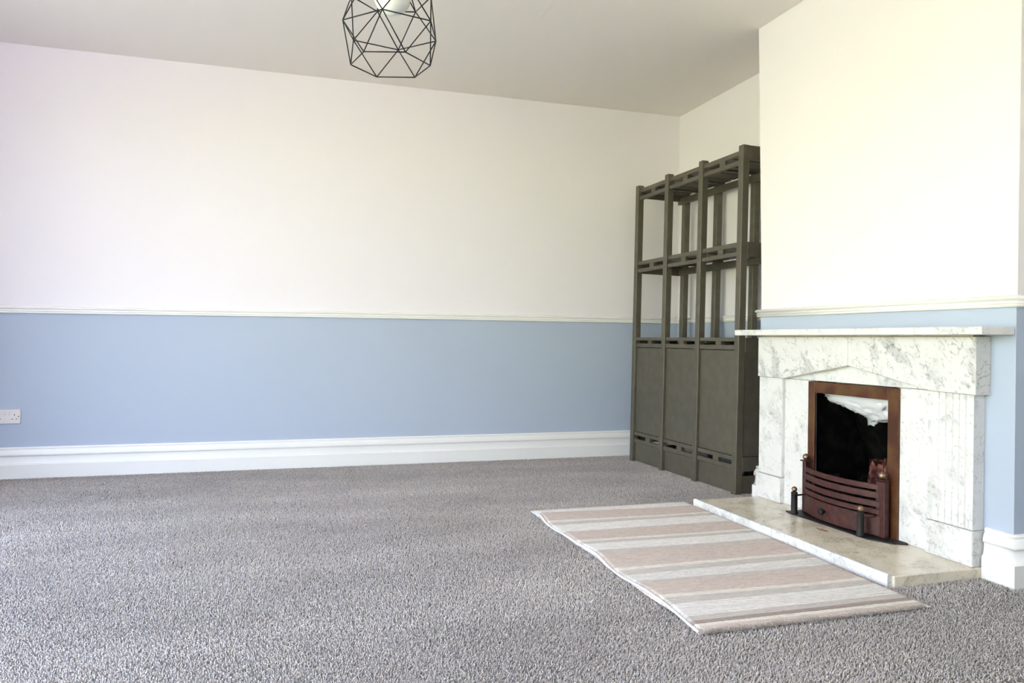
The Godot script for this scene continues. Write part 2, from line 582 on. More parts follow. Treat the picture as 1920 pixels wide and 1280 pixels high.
	# dado rails
	var rail := PackedVector2Array([Vector2(0, 1.044), Vector2(0.008, 1.043), Vector2(0.018, 1.039), Vector2(0.023, 1.034), Vector2(0.023, 1.030), Vector2(0.020, 1.0255), Vector2(0.014, 1.0225), Vector2(0.0135, 1.0215), Vector2(0.017, 1.019), Vector2(0.0185, 1.0155), Vector2(0.0175, 1.0115), Vector2(0.014, 1.0092), Vector2(0.0135, 1.0085), Vector2(0.016, 1.0065), Vector2(0.0165, 1.003), Vector2(0.014, 0.9995), Vector2(0.0, 0.9985)])
	struct_mesh("trim_1", "white reeded dado rail along the long back wall", molding(PackedVector2Array([Vector2(X_LEFT, 0), Vector2(-2.6, 0), Vector2(0, 0)]), rail, -1.0, PackedFloat32Array([-0.013, -0.002, 0.0])), M.gloss_white)
	struct_mesh("trim_2", "dado rail on the alcove wall behind the bookshelf", molding(PackedVector2Array([Vector2(0, 0.0), Vector2(0, CH_Z0)]), rail, -1.0), M.gloss_white)
	struct_mesh("trim_3", "dado rail round the chimney breast over the mantel", molding(PackedVector2Array([Vector2(-0.02, CH_Z0), Vector2(CH_X, CH_Z0), Vector2(CH_X, CH_Z1), Vector2(-0.02, CH_Z1)]), rail, -1.0), M.gloss_white)
	struct_mesh("trim_4", "dado rail on the near alcove wall", molding(PackedVector2Array([Vector2(0, CH_Z1), Vector2(0, Z_FRONT)]), rail, -1.0), M.gloss_white)
	# skirting
	var sk := PackedVector2Array([Vector2(0, 0.185), Vector2(0.009, 0.185), Vector2(0.012, 0.182), Vector2(0.0125, 0.174), Vector2(0.011, 0.1715), Vector2(0.0105, 0.1695), Vector2(0.0135, 0.167), Vector2(0.0165, 0.160), Vector2(0.0195, 0.148), Vector2(0.0215, 0.139), Vector2(0.0205, 0.1335), Vector2(0.0155, 0.131), Vector2(0.0145, 0.129), Vector2(0.0145, 0.118), Vector2(0.0155, 0.102), Vector2(0.0185, 0.088), Vector2(0.021, 0.0835), Vector2(0.0245, 0.082), Vector2(0.026, 0.079), Vector2(0.026, -0.01)])
	struct_mesh("baseboard_back", "tall white moulded skirting board along the back wall", molding(PackedVector2Array([Vector2(X_LEFT, 0), Vector2(0, 0)]), sk, -1.0), M.gloss_white)
	struct_mesh("baseboard_right", "skirting board on the alcove wall behind the bookshelf", molding(PackedVector2Array([Vector2(0, 0), Vector2(0, CH_Z0)]), sk, -1.0), M.gloss_white)
	struct_mesh("baseboard_chimney_far", "short end of skirting at the far corner of the chimney breast", molding(PackedVector2Array([Vector2(0, CH_Z0), Vector2(CH_X, CH_Z0), Vector2(CH_X, 1.708)]), sk, -1.0), M.gloss_white)
	struct_mesh("baseboard_chimney_near", "white skirting turning the near corner of the chimney breast", molding(PackedVector2Array([Vector2(CH_X, 3.035), Vector2(CH_X, CH_Z1), Vector2(0, CH_Z1)]), sk, -1.0), M.gloss_white)
	struct_mesh("baseboard_alcove_near", "skirting board in the near alcove", molding(PackedVector2Array([Vector2(0, CH_Z1), Vector2(0, Z_FRONT)]), sk, -1.0), M.gloss_white)

# ==================================================================== garden outside the windows
func build_garden() -> void:
	var pv := put("terrace", box(Vector3(-6.9, -0.45, -6), Vector3(X_LEFT - 0.25, -0.2, 14)), M.paving, self)
	pv.set_meta("kind", "structure")
	pv.set_meta("label", "pale paved terrace outside the left windows")
	var pf := put("forecourt", box(Vector3(X_LEFT - 0.25, -0.45, Z_FRONT + 0.25), Vector3(8, -0.2, 40)), M.paving, self)
	pf.set_meta("kind", "structure")
	pf.set_meta("label", "pale paved forecourt outside the window behind the viewer")
	var g := put("lawn", box(Vector3(-60, -0.6, -40), Vector3(-6.9, -0.25, 46)), M.lawn_green, self)
	g.set_meta("kind", "structure")
	g.set_meta("label", "sunlit lawn outside the garden windows")
	# clipped hedge along the far side of the lawn
	var st := start(true)
	var nz := FastNoiseLite.new()
	nz.seed = 3
	nz.frequency = 0.6
	var prof := [Vector2(-17.2, -0.3), Vector2(-17.0, 1.6), Vector2(-17.4, 2.5), Vector2(-18.5, 2.9), Vector2(-19.8, 2.5), Vector2(-20.2, -0.3)]
	var P := func(i: int, k: int) -> Vector3:
		var z := -30.0 + i * 0.8
		var n := nz.get_noise_2d(z, k * 3.0) * 0.6
		return Vector3(prof[k].x + n, prof[k].y + (n if k > 0 and k < 5 else 0.0), z)
	for i in 80:
		for k in 5:
			var m: Vector2 = (prof[k] + prof[k + 1]) / 2.0 - Vector2(-18.6, 1.8)
			quad(st, P.call(i, k), P.call(i + 1, k), P.call(i + 1, k + 1), P.call(i, k + 1), Vector3(m.x, m.y, 0))
	var h := put("hedge", done(st), M.hedge_green, self)
	h.set_meta("label", "tall green hedge at the far side of the lawn")
	h.set_meta("category", "hedge")

# ==================================================================== carpet pile
func build_carpet() -> void:
	# one tuft: three bent strands
	var st := start()
	for k in 3:
		var a := TAU * k / 3.0 + 0.4
		var d := Vector3(cos(a), 0, sin(a))
		var s := Vector3(-d.z, 0, d.x) * 0.0011
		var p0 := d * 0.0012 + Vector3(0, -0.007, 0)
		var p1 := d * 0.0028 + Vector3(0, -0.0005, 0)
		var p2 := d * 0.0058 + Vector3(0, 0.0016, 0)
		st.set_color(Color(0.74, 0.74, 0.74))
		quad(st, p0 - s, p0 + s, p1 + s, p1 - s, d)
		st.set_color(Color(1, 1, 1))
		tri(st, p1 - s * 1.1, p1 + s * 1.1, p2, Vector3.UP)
	var mesh := done(st)
	var lean := FastNoiseLite.new()
	lean.seed = 12
	lean.frequency = 0.9
	var tone := FastNoiseLite.new()
	tone.seed = 77
	tone.frequency = 60.0
	var xf: Array[Transform3D] = []
	var cols := PackedColorArray()
	var pal := [Color(0.775, 0.742, 0.71), Color(0.82, 0.79, 0.76), Color(0.735, 0.705, 0.675), Color(0.87, 0.84, 0.805), Color(0.80, 0.765, 0.735), Color(0.84, 0.795, 0.76)]
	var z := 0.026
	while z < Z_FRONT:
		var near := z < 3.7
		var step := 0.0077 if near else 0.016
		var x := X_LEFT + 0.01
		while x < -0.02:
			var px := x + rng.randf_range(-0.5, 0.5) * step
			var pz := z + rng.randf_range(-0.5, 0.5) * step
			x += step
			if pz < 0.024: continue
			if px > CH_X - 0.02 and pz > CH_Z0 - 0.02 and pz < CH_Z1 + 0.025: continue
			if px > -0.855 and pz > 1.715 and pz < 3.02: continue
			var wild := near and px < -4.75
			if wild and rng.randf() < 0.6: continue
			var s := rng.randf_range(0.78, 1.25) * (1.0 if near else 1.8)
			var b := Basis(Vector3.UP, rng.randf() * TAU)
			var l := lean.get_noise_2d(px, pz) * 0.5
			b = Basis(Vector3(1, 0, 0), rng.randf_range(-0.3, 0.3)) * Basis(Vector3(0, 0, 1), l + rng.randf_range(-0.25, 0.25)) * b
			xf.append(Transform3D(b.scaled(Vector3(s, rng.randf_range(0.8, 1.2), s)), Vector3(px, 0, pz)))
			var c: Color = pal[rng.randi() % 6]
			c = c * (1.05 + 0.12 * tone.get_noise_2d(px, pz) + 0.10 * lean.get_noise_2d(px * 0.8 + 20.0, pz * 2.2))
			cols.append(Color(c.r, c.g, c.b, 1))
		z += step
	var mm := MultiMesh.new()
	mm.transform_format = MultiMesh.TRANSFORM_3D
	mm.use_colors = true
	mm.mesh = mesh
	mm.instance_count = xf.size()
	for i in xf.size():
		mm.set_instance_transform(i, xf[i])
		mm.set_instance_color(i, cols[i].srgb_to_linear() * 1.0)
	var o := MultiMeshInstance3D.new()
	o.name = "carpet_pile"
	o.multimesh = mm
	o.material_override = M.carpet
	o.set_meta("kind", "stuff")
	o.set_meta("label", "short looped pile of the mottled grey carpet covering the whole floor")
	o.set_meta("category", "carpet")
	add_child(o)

# ==================================================================== fireplace
func build_fireplace() -> void:
	var Z := Vector3(0, 0, 1)
	var Y := Vector3.UP
	var hx := -0.492           # face of the frieze blocks
	var lx := -0.472           # face of the legs
	var sx := -0.454           # face of the slips
	var hy := 0.037            # top of the hearth
	var f := thing("fireplace_surround", "white veined marble fireplace surround with mantel shelf and peaked frieze on the chimney breast", "fireplace", Vector3(CH_X, 0, 2.385))
	var o := Vector3(-CH_X, 0, -2.385)      # parts are drawn in room coordinates and hung back by this
	# mantel shelf, front edge lightly worn
	put("mantel_shelf", box(Vector3(-0.578, 0.8985, 1.633), Vector3(CH_X - 0.001, 0.928, 3.137), 0.003), M.marble_1, f, o)
	put("bed_strip", box(Vector3(-0.470, 0.886, 1.76), Vector3(CH_X - 0.001, 0.8985, 3.01)), M.marble_hearth, f, o)
	# frieze: two blocks meeting at the peak
	var L := PackedVector2Array([Vector2(1.727, 0.892), Vector2(1.727, 0.683), Vector2(1.930, 0.680), Vector2(2.3895, 0.763), Vector2(2.3895, 0.892)])
	var R := PackedVector2Array([Vector2(2.3905, 0.892), Vector2(2.3905, 0.763), Vector2(2.840, 0.680), Vector2(3.042, 0.677), Vector2(3.042, 0.892)])
	put("frieze_block", prism(L, Vector3(CH_X - 0.001, 0, 0), Z, Y, Vector3(hx - CH_X, 0, 0), 0.002), M.marble_0, f, o)
	put("frieze_block", prism(R, Vector3(CH_X - 0.001, 0, 0), Z, Y, Vector3(hx - CH_X, 0, 0), 0.002), M.marble_2, f, o)
	# legs: the near one is fluted
	put("leg", box(Vector3(lx, 0.168, 1.711), Vector3(CH_X - 0.001, 0.681, 1.903), 0.003), M.marble_3, f, o)
	var fl := PackedVector2Array([Vector2(2.815, 0), Vector2(2.815, -lx + CH_X)])
	for g in [2.866, 2.898, 2.929, 2.958, 2.987]:
		fl.append(Vector2(g - 0.0035, -lx + CH_X)); fl.append(Vector2(g - 0.001, -lx + CH_X - 0.0035)); fl.append(Vector2(g + 0.001, -lx + CH_X - 0.0035)); fl.append(Vector2(g + 0.0035, -lx + CH_X))
	fl.append(Vector2(3.020, -lx + CH_X)); fl.append(Vector2(3.020, 0))
	put("leg", prism(fl, Vector3(CH_X - 0.001, 0.172, 0), Z, Vector3(-1, 0, 0), Vector3(0, 0.506, 0)), M.marble_1, f, o)
	put("plinth_block", box(Vector3(lx - 0.010, hy, 1.703), Vector3(CH_X - 0.001, 0.166, 1.906), 0.003), M.marble_1, f, o)
	put("plinth_block", box(Vector3(lx - 0.010, hy, 2.812), Vector3(CH_X - 0.001, 0.170, 3.027), 0.003), M.marble_3, f, o)
	# slips round the opening
	put("slip_panel", box(Vector3(sx, hy, 1.9035), Vector3(CH_X - 0.001, 0.6785, 2.100), 0.0015), M.marble_1, f, o)
	put("slip_panel", box(Vector3(sx, hy, 2.648), Vector3(CH_X - 0.001, 0.6785, 2.8145), 0.0015), M.marble_3, f, o)
	put("slip_panel", box(Vector3(sx, 0.680, 1.9035), Vector3(CH_X - 0.001, 0.775, 2.740), 0.0015), M.marble_3, f, o)
	put("slip_panel", box(Vector3(sx, 0.680, 2.7415), Vector3(CH_X - 0.001, 0.775, 2.8145), 0.0015), M.marble_1, f, o)

	# hearth
	var h := thing("hearth", "low beige marble hearth slab with white front edging under the fireplace", "hearth", Vector3(-0.65, 0, 2.38))
	var ho := Vector3(0.65, 0, -2.38)
	put("slab", box(Vector3(-0.846, -0.006, 1.716), Vector3(CH_X - 0.001, hy - 0.0005, 3.034), 0.003), M.marble_hearth, h, ho)
	# front edging in two lengths with a chipped top arris
	for s in [[1.712, 2.362], [2.3635, 3.024]]:
		put("edging_strip", chipped_strip(s[0], s[1], -0.866, -0.8465, -0.006, 0.0425), M.marble_1, h, ho)
	var stain := PackedVector2Array()
	for i in 12:
		var a := TAU * i / 12.0
		stain.append(Vector2(2.415 + cos(a) * (0.032 + 0.012 * sin(i * 2.3)), -0.640 + sin(a) * (0.012 + 0.004 * sin(i * 3.7))))
	put("rust_stain", prism(stain, Vector3(0, hy - 0.0006, 0), Z, Vector3(1, 0, 0), Vector3(0, 0.0011, 0)), M.rust_stain, h, ho)

	# metal frame lining the opening: part of the surround
	var fz0 := 2.092
	var fz1 := 2.655
	var ft := start()
	add_box(ft, Vector3(sx - 0.010, hy, fz0), Vector3(sx + 0.002, 0.676, fz0 + 0.046), 0.002)
	add_box(ft, Vector3(sx - 0.010, hy, fz1 - 0.059), Vector3(sx + 0.002, 0.676, fz1), 0.002)
	add_box(ft, Vector3(sx - 0.010, 0.6225, fz0 + 0.046), Vector3(sx + 0.002, 0.676, fz1 - 0.059), 0.002)
	put("metal_frame", done(ft), M.copper, f, o).set_meta("label", "tarnished copper frame lining the fire opening")

	# firebox lining
	var fx := thing("firebox", "sooty black firebox inside the copper frame", "firebox", Vector3(-0.25, 0, 2.37))
	var xo := Vector3(0.25, 0, -2.37)
	put("firebox_cheek", box(Vector3(CH_X + 0.001, 0.0, 2.101), Vector3(-0.02, 0.69, 2.118)), M.soot, fx, xo)
	put("firebox_cheek", box(Vector3(CH_X + 0.001, 0.0, 2.622), Vector3(-0.02, 0.69, 2.639)), M.soot, fx, xo)
	put("firebox_floor", box(Vector3(CH_X + 0.001, -0.006, 2.118), Vector3(-0.02, hy - 0.001, 2.622)), M.soot, fx, xo)
	put("firebox_top", box(Vector3(CH_X + 0.001, 0.68, 2.118), Vector3(-0.02, 0.695, 2.622)), M.soot, fx, xo)
	# fireback leans forward above the grate
	var back := PackedVector2Array([Vector2(-0.03, hy), Vector2(-0.10, hy), Vector2(-0.12, 0.30), Vector2(-0.22, 0.52), Vector2(-0.10, 0.68), Vector2(-0.03, 0.68)])
	put("fireback", prism(back, Vector3(0, 0, 2.1185), Vector3(1, 0, 0), Y, Vector3(0, 0, 0.503)), M.soot, fx, xo)
	# fire bricks at the back of the grate
	var bk := [[2.205, 2.300, 0.285], [2.304, 2.360, 0.305], [2.364, 2.455, 0.245], [2.130, 2.200, 0.215], [2.460, 2.560, 0.285]]
	for i in bk.size():
		put("fire_brick", rough_block(Vector3(-0.20, hy, bk[i][0]), Vector3(-0.125, bk[i][2], bk[i][1]), 100 + i), M.firebrick if i < 2 or i == 4 else M.soot, fx, xo)
	# ash and cinders
	var ash := cinder_heap()
	ash.position = Vector3(0, 0, 0) + xo
	fx.add_child(ash)

	build_grate(hy)
	build_bag()

func chipped_strip(z0: float, z1: float, x0: float, x1: float, y0: float, y1: float) -> ArrayMesh:
	var st := start()
	var n := 36
	var nz := FastNoiseLite.new()
	nz.seed = 5
	nz.frequency = 25.0
	var rows := []
	for i in n + 1:
		var z := lerpf(z0, z1, float(i) / n)
		var c := 0.004 + 0.004 * maxf(0.0, nz.get_noise_1d(z)) * 2.0
		var d := 0.002 + 0.003 * maxf(0.0, nz.get_noise_1d(z + 9.0)) * 2.0
		rows.append([Vector3(x0, y0, z), Vector3(x0, y1 - c * 1.6, z), Vector3(x0 + c * 0.9, y1, z), Vector3(x1 - d, y1, z), Vector3(x1, y1 - d, z), Vector3(x1, y0, z)])
	for i in n:
		for k in 5:
			var m: Vector3 = (rows[i][k] + rows[i][k + 1]) / 2.0 - Vector3((x0 + x1) / 2, (y0 + y1) / 2, rows[i][k].z)
			quad(st, rows[i][k], rows[i + 1][k], rows[i + 1][k + 1], rows[i][k + 1], m)
	for i in [0, n]:
		for k in range(1, 5):
			tri(st, rows[i][0], rows[i][k], rows[i][k + 1], Vector3(0, 0, -1 if i == 0 else 1))
	return done(st)

func rough_block(lo: Vector3, hi: Vector3, seed_: int) -> ArrayMesh:
	var r := RandomNumberGenerator.new()
	r.seed = seed_
	var st := start()
	var nu := 5
	var nv := 6
	# front and top sheet with ragged top, plus sides
	var P := func(u: int, v: int, back: bool) -> Vector3:
		var q := Vector3(hi.x if back else lo.x, lerpf(lo.y, hi.y, float(v) / nv), lerpf(lo.z, hi.z, float(u) / nu))
		var h := sin(seed_ * 1.7 + u * 2.1 + v * 1.3) * 0.006
		if v == nv: q.y += sin(seed_ * 3.1 + u * 2.7) * 0.018
		if not back: q.x += h - 0.012 * sin(PI * u / nu)
		return q
	for u in nu:
		for v in nv:
			quad(st, P.call(u, v, false), P.call(u + 1, v, false), P.call(u + 1, v + 1, false), P.call(u, v + 1, false), Vector3(-1, 0, 0))
			quad(st, P.call(u, v, true), P.call(u + 1, v, true), P.call(u + 1, v + 1, true), P.call(u, v + 1, true), Vector3(1, 0, 0))
		quad(st, P.call(u, nv, false), P.call(u + 1, nv, false), P.call(u + 1, nv, true), P.call(u, nv, true), Vector3.UP)
		quad(st, P.call(u, 0, false), P.call(u + 1, 0, false), P.call(u + 1, 0, true), P.call(u, 0, true), Vector3.DOWN)
	for v in nv:
		quad(st, P.call(0, v, false), P.call(0, v + 1, false), P.call(0, v + 1, true), P.call(0, v, true), Vector3(0, 0, -1))
		quad(st, P.call(nu, v, false), P.call(nu, v + 1, false), P.call(nu, v + 1, true), P.call(nu, v, true), Vector3(0, 0, 1))
	return done(st)

func lump(r: RandomNumberGenerator, c: Vector3, s: float) -> PackedVector3Array:
	var out := PackedVector3Array()
	for i in 6:
		var d: Vector3 = [Vector3.RIGHT, Vector3.LEFT, Vector3.UP, Vector3.DOWN, Vector3.FORWARD, Vector3.BACK][i]
		out.append(c + d * s * r.randf_range(0.6, 1.3) + Vector3(r.randf_range(-1, 1), r.randf_range(-1, 1), r.randf_range(-1, 1)) * s * 0.3)
	return out

func cinder_heap() -> MeshInstance3D:
	var r := RandomNumberGenerator.new()
	r.seed = 4
	var st := start()
	for i in 120:
		var z := r.randf_range(2.15, 2.60)
		var x := r.randf_range(-0.42, -0.20)
		var y := 0.155 + r.randf_range(0.0, 0.05) * (1.0 - absf(z - 2.37) / 0.3)
		var p := lump(r, Vector3(x, y, z), r.randf_range(0.008, 0.022))
		for f in [[0, 2, 4], [0, 2, 5], [1, 2, 4], [1, 2, 5], [0, 3, 4], [0, 3, 5], [1, 3, 4], [1, 3, 5]]:
			tri(st, p[f[0]], p[f[1]], p[f[2]], (p[f[0]] + p[f[1]] + p[f[2]]) / 3.0 - Vector3(x, y, z))
	var o := MeshInstance3D.new()
	o.name = "ash_heap"
	o.mesh = done(st)
	o.material_override = M.cinder
	o.set_meta("kind", "stuff")
	return o

func arc(z0: float, z1: float, x_end: float, bow: float, y: float, n := 14) -> PackedVector3Array:
	var p := PackedVector3Array()
	for i in n + 1:
		var t := float(i) / n
		p.append(Vector3(x_end - bow * (1.0 - pow(2.0 * t - 1.0, 2.0)), y, lerpf(z0, z1, t)))
	return p

func build_grate(hy: float) -> void:
	var g := thing("fire_grate", "rust-brown bow-fronted fire grate with four bars, ash drawer and ball finials on the hearth", "fire grate", Vector3(-0.5, hy, 2.37))
	var o := -g.position
	# base plate
	var bp := PackedVector2Array([Vector2(2.070, -0.569), Vector2(2.110, -0.575), Vector2(2.60, -0.566), Vector2(2.690, -0.520), Vector2(2.715, -0.466), Vector2(2.700, -0.456), Vector2(2.075, -0.456)])
	put("base_plate", prism(bp, Vector3(0, hy, 0), Vector3(0, 0, 1), Vector3(1, 0, 0), Vector3(0, 0.005, 0)), M.dark_iron, g, o)
	for b in [[0.252, 0.024, -0.497], [0.218, 0.028, -0.499], [0.181, 0.026, -0.501], [0.149, 0.022, -0.503]]:
		put("bar", bar_mesh(arc(2.130, 2.600, b[2], 0.048, b[0]), b[1], 0.010), M.rust_iron, g, o)
	# ash drawer front
	var pan := bar_mesh(arc(2.128, 2.602, -0.500, 0.046, (0.132 + 0.046) / 2), 0.086, 0.012)
	var drawer := put("ash_drawer", pan, M.rust_iron, g, o)
	put("knob", lathe(PackedVector2Array([Vector2(0.0, 0.0), Vector2(0.006, 0.0), Vector2(0.006, 0.012), Vector2(0.0135, 0.015), Vector2(0.016, 0.022), Vector2(0.012, 0.029), Vector2(0.0, 0.031)]), Vector3(-0.548, 0.092, 2.318), 16, Vector3(-1, 0, 0)), M.dark_iron, drawer)
	# side posts
	var sides := [[2.118, 0.024, 0.288, -0.492], [2.602, 0.050, 0.282, -0.492]]
	for s in sides:
		var p := put("side_post", box(Vector3(s[3] - 0.014, hy + 0.005, s[0] - s[1] / 2), Vector3(s[3] + 0.016, s[2], s[0] + s[1] / 2), 0.004), M.rust_iron, g, o)
		put("post_cap", box(Vector3(s[3] - 0.020, s[2], s[0] - 0.022), Vector3(s[3] + 0.020, s[2] + 0.006, s[0] + 0.022), 0.002), M.rust_iron, p)
		put("finial", lathe(ball_profile(0.0165), Vector3(s[3], s[2] + 0.021, s[0]), 18), M.ball_metal, p)
	# side plates running back into the opening
	for z in [2.122, 2.612]:
		put("side_plate", box(Vector3(-0.478, hy + 0.005, z - 0.003), Vector3(-0.30, 0.22, z + 0.003), 0.001), M.dark_iron, g, o)
	# grate bottom bars
	for i in 7:
		var z := 2.17 + i * 0.066
		put("bottom_bar", box(Vector3(-0.50, 0.132, z - 0.006), Vector3(-0.215, 0.144, z + 0.006), 0.002), M.dark_iron, g, o)
	# fire dogs in front
	for s in [[-0.568, 2.132, 2.124], [-0.566, 2.560, 2.595]]:
		var d := put("fire_dog", lathe(PackedVector2Array([Vector2(0, 0), Vector2(0.018, 0), Vector2(0.018, 0.006), Vector2(0.015, 0.010), Vector2(0.0145, 0.095), Vector2(0.016, 0.099), Vector2(0.013, 0.104), Vector2(0.005, 0.107), Vector2(0, 0.107)]), Vector3(s[0], hy + 0.005, s[1]), 18), M.dark_iron, g, o)
		put("finial", lathe(ball_profile(0.0135), Vector3(s[0], hy + 0.122, s[1]), 16), M.ball_metal, d)
		var t := start(true)
		add_tube(t, PackedVector3Array([Vector3(s[0], hy + 0.092, s[1]), Vector3(-0.49, hy + 0.092, s[2])]), 0.0045, 8)
		put("tie_rod", done(t), M.rust_iron, g, o)

func build_bag() -> void:
	# a crumpled white bag stuffed up the flue, sagging below the frame on the near side
	var st := start(true)
	var nz := FastNoiseLite.new()
	nz.seed = 19
	nz.frequency = 9.0
	nz.fractal_type = FastNoiseLite.FRACTAL_RIDGED
	nz.fractal_octaves = 3
	var nu := 72
	var nv := 40
	var C := Vector3(-0.325, 0.62, 2.33)
	var P := func(u: int, v: int) -> Vector3:
		var a := TAU * u / nu
		var e := -PI / 2 + PI * v / nv
		var d := Vector3(cos(a) * cos(e), sin(e), sin(a) * cos(e))
		var hang := 0.5 + 0.5 * sin(a)           # sags more toward the near side
		var q := Vector3(d.x * 0.085, d.y * (0.055 if d.y > 0 else lerpf(0.05, 0.115, hang)), d.z * 0.255)
		var w := nz.get_noise_3dv(d * 0.35 + Vector3(3, 1, 2))
		return C + q * (1.0 + 0.2 * w + 0.07 * nz.get_noise_3dv(d * 1.1)) + Vector3(0.0, 0.0, 0.0)
	for u in nu:
		for v in nv:
			var a: Vector3 = P.call(u, v)
			var b: Vector3 = P.call(u + 1, v)
			var c: Vector3 = P.call(u + 1, v + 1)
			var d: Vector3 = P.call(u, v + 1)
			var out := (a + c) / 2.0 - C
			if v > 0: tri(st, a, b, c, out)
			if v < nv - 1: tri(st, a, c, d, out)
	var o := put("plastic_bag", done(st), M.bag_plastic, self)
	o.name = "plastic_bag"
	o.set_meta("label", "crumpled white plastic bag stuffed into the top of the fire opening")
	o.set_meta("category", "bag")

# ==================================================================== bookshelf
func build_bookshelf() -> void:
	var s := thing("bookshelf", "tall dark olive-grey slatted open bookshelf with panelled base in the alcove", "bookshelf", Vector3(-0.512, 0.0, 0.234))
	var yaw := deg_to_rad(1.706)
	var lean := deg_to_rad(0.80)
	var Yl := Vector3(sin(lean), cos(lean), 0)
	var Zl := Vector3(sin(yaw), 0, cos(yaw))
	Zl = (Zl - Yl * Zl.dot(Yl)).normalized()
	s.basis = Basis(Yl.cross(Zl), Yl, Zl)
	var m: Material = M.shelf_paint
	var W := 0.044
	var zs := [0.0, 0.4085, 0.8165, 1.2245]
	var D := 0.385                       # face of the back posts
	var H := 1.987
	for z in zs:
		put("post", sized(Vector3(0.044, H, W), 0.0025), m, s, Vector3(0.022, H / 2 - 0.004, z + W / 2))
	for z in zs:
		put("post", sized(Vector3(0.044, H, W), 0.0025), m, s, Vector3(D + 0.022, H / 2 - 0.004, z + W / 2))
	# levels: top of upper rail, underside of upper rail, top of lower rail, underside of lower rail
	var levels := [[1.957, 1.930, 1.903, 1.878], [1.434, 1.408, 1.380, 1.356], [0.889, 0.867, 0.846, 0.819], [0.212, 0.188, 0.163, 0.137]]
	for li in 4:
		var l = levels[li]
		for b in 3:
			var z0: float = zs[b] + W
			var z1: float = zs[b + 1]
			var zc := (z0 + z1) / 2
			var len := z1 - z0
			put("rail", sized(Vector3(0.022, l[0] - l[1], len), 0.0015), m, s, Vector3(0.021, (l[0] + l[1]) / 2, zc))
			put("rail", sized(Vector3(0.022, l[2] - l[3], len), 0.0015), m, s, Vector3(0.021, (l[2] + l[3]) / 2, zc))
			put("spacer_block", sized(Vector3(0.022, l[1] - l[2], 0.056), 0.0005), m, s, Vector3(0.021, (l[1] + l[2]) / 2, zc + 0.012))
		# back beam and slats running front to back
		var total: float = zs[3] + W
		put("back_beam", sized(Vector3(0.022, 0.046, total + 0.02), 0.002), m, s, Vector3(D - 0.011, l[0] - 0.055, total / 2 - 0.012))
		for k in 8:
			var w := total / 8.0
			put("slat", sized(Vector3(D - 0.042, 0.018, w - 0.022), 0.0015), m, s, Vector3(0.034 + (D - 0.042) / 2, l[0] - 0.011, w * (k + 0.5)))
			if k % 2 == 1 and k < 7:
				put("slat_bearer", sized(Vector3(D - 0.06, 0.012, 0.02), 0.001), m, s, Vector3(0.034 + (D - 0.042) / 2, l[0] - 0.026, w * (k + 0.5)))
		# end rails
		for z in [0.007, total - 0.007]:
			var hh := 0.082
			var top: float = H - 0.006 if li == 0 else l[0]
			put("end_rail", sized(Vector3(D - 0.044, hh, 0.014), 0.0015), m, s, Vector3(0.044 + (D - 0.044) / 2, top - hh / 2, z))
	# panelled base
	for b in 3:
		var z0: float = zs[b] + W + 0.002
		var z1: float = zs[b + 1] - 0.002
		put("door_panel", sized(Vector3(0.012, 0.815 - 0.2145, z1 - z0), 0.001), m, s, Vector3(0.023, (0.815 + 0.2145) / 2, (z0 + z1) / 2))
		put("plinth_panel", sized(Vector3(0.012, 0.131, z1 - z0), 0.001), m, s, Vector3(0.027, 0.131 / 2 + 0.003, (z0 + z1) / 2))
	for z in [0.010, zs[3] + W - 0.010]:
		put("end_panel", sized(Vector3(D - 0.044, 0.807 - 0.2145, 0.010), 0.001), m, s, Vector3(0.044 + (D - 0.044) / 2, (0.807 + 0.2145) / 2, z))
		put("plinth_panel", sized(Vector3(D - 0.044, 0.10, 0.010), 0.001), m, s, Vector3(0.044 + (D - 0.044) / 2, 0.053, z))

# ==================================================================== rug
func rug_height(x: float, z: float) -> float:
	# gentle ripples, stronger at the loose left edge
	var t := clampf((-1.15 - x) / 0.6, 0.0, 1.0)
	var w := sin(z * 11.0 + 0.6) * 0.5 + sin(z * 17.3 + 2.0) * 0.4
	return 0.0125 + 0.009 * t * (w + 0.5)

func rug_left(z: float) -> float:
	return -1.738 + 0.006 * sin(z * 8.5 + 0.4) + 0.004 * sin(z * 19.0) - 0.014 * smoothstep(2.8, 3.24, z)

func rug_right(z: float) -> float:
	return lerpf(-0.872, -0.905, smoothstep(2.2, 3.2, z))

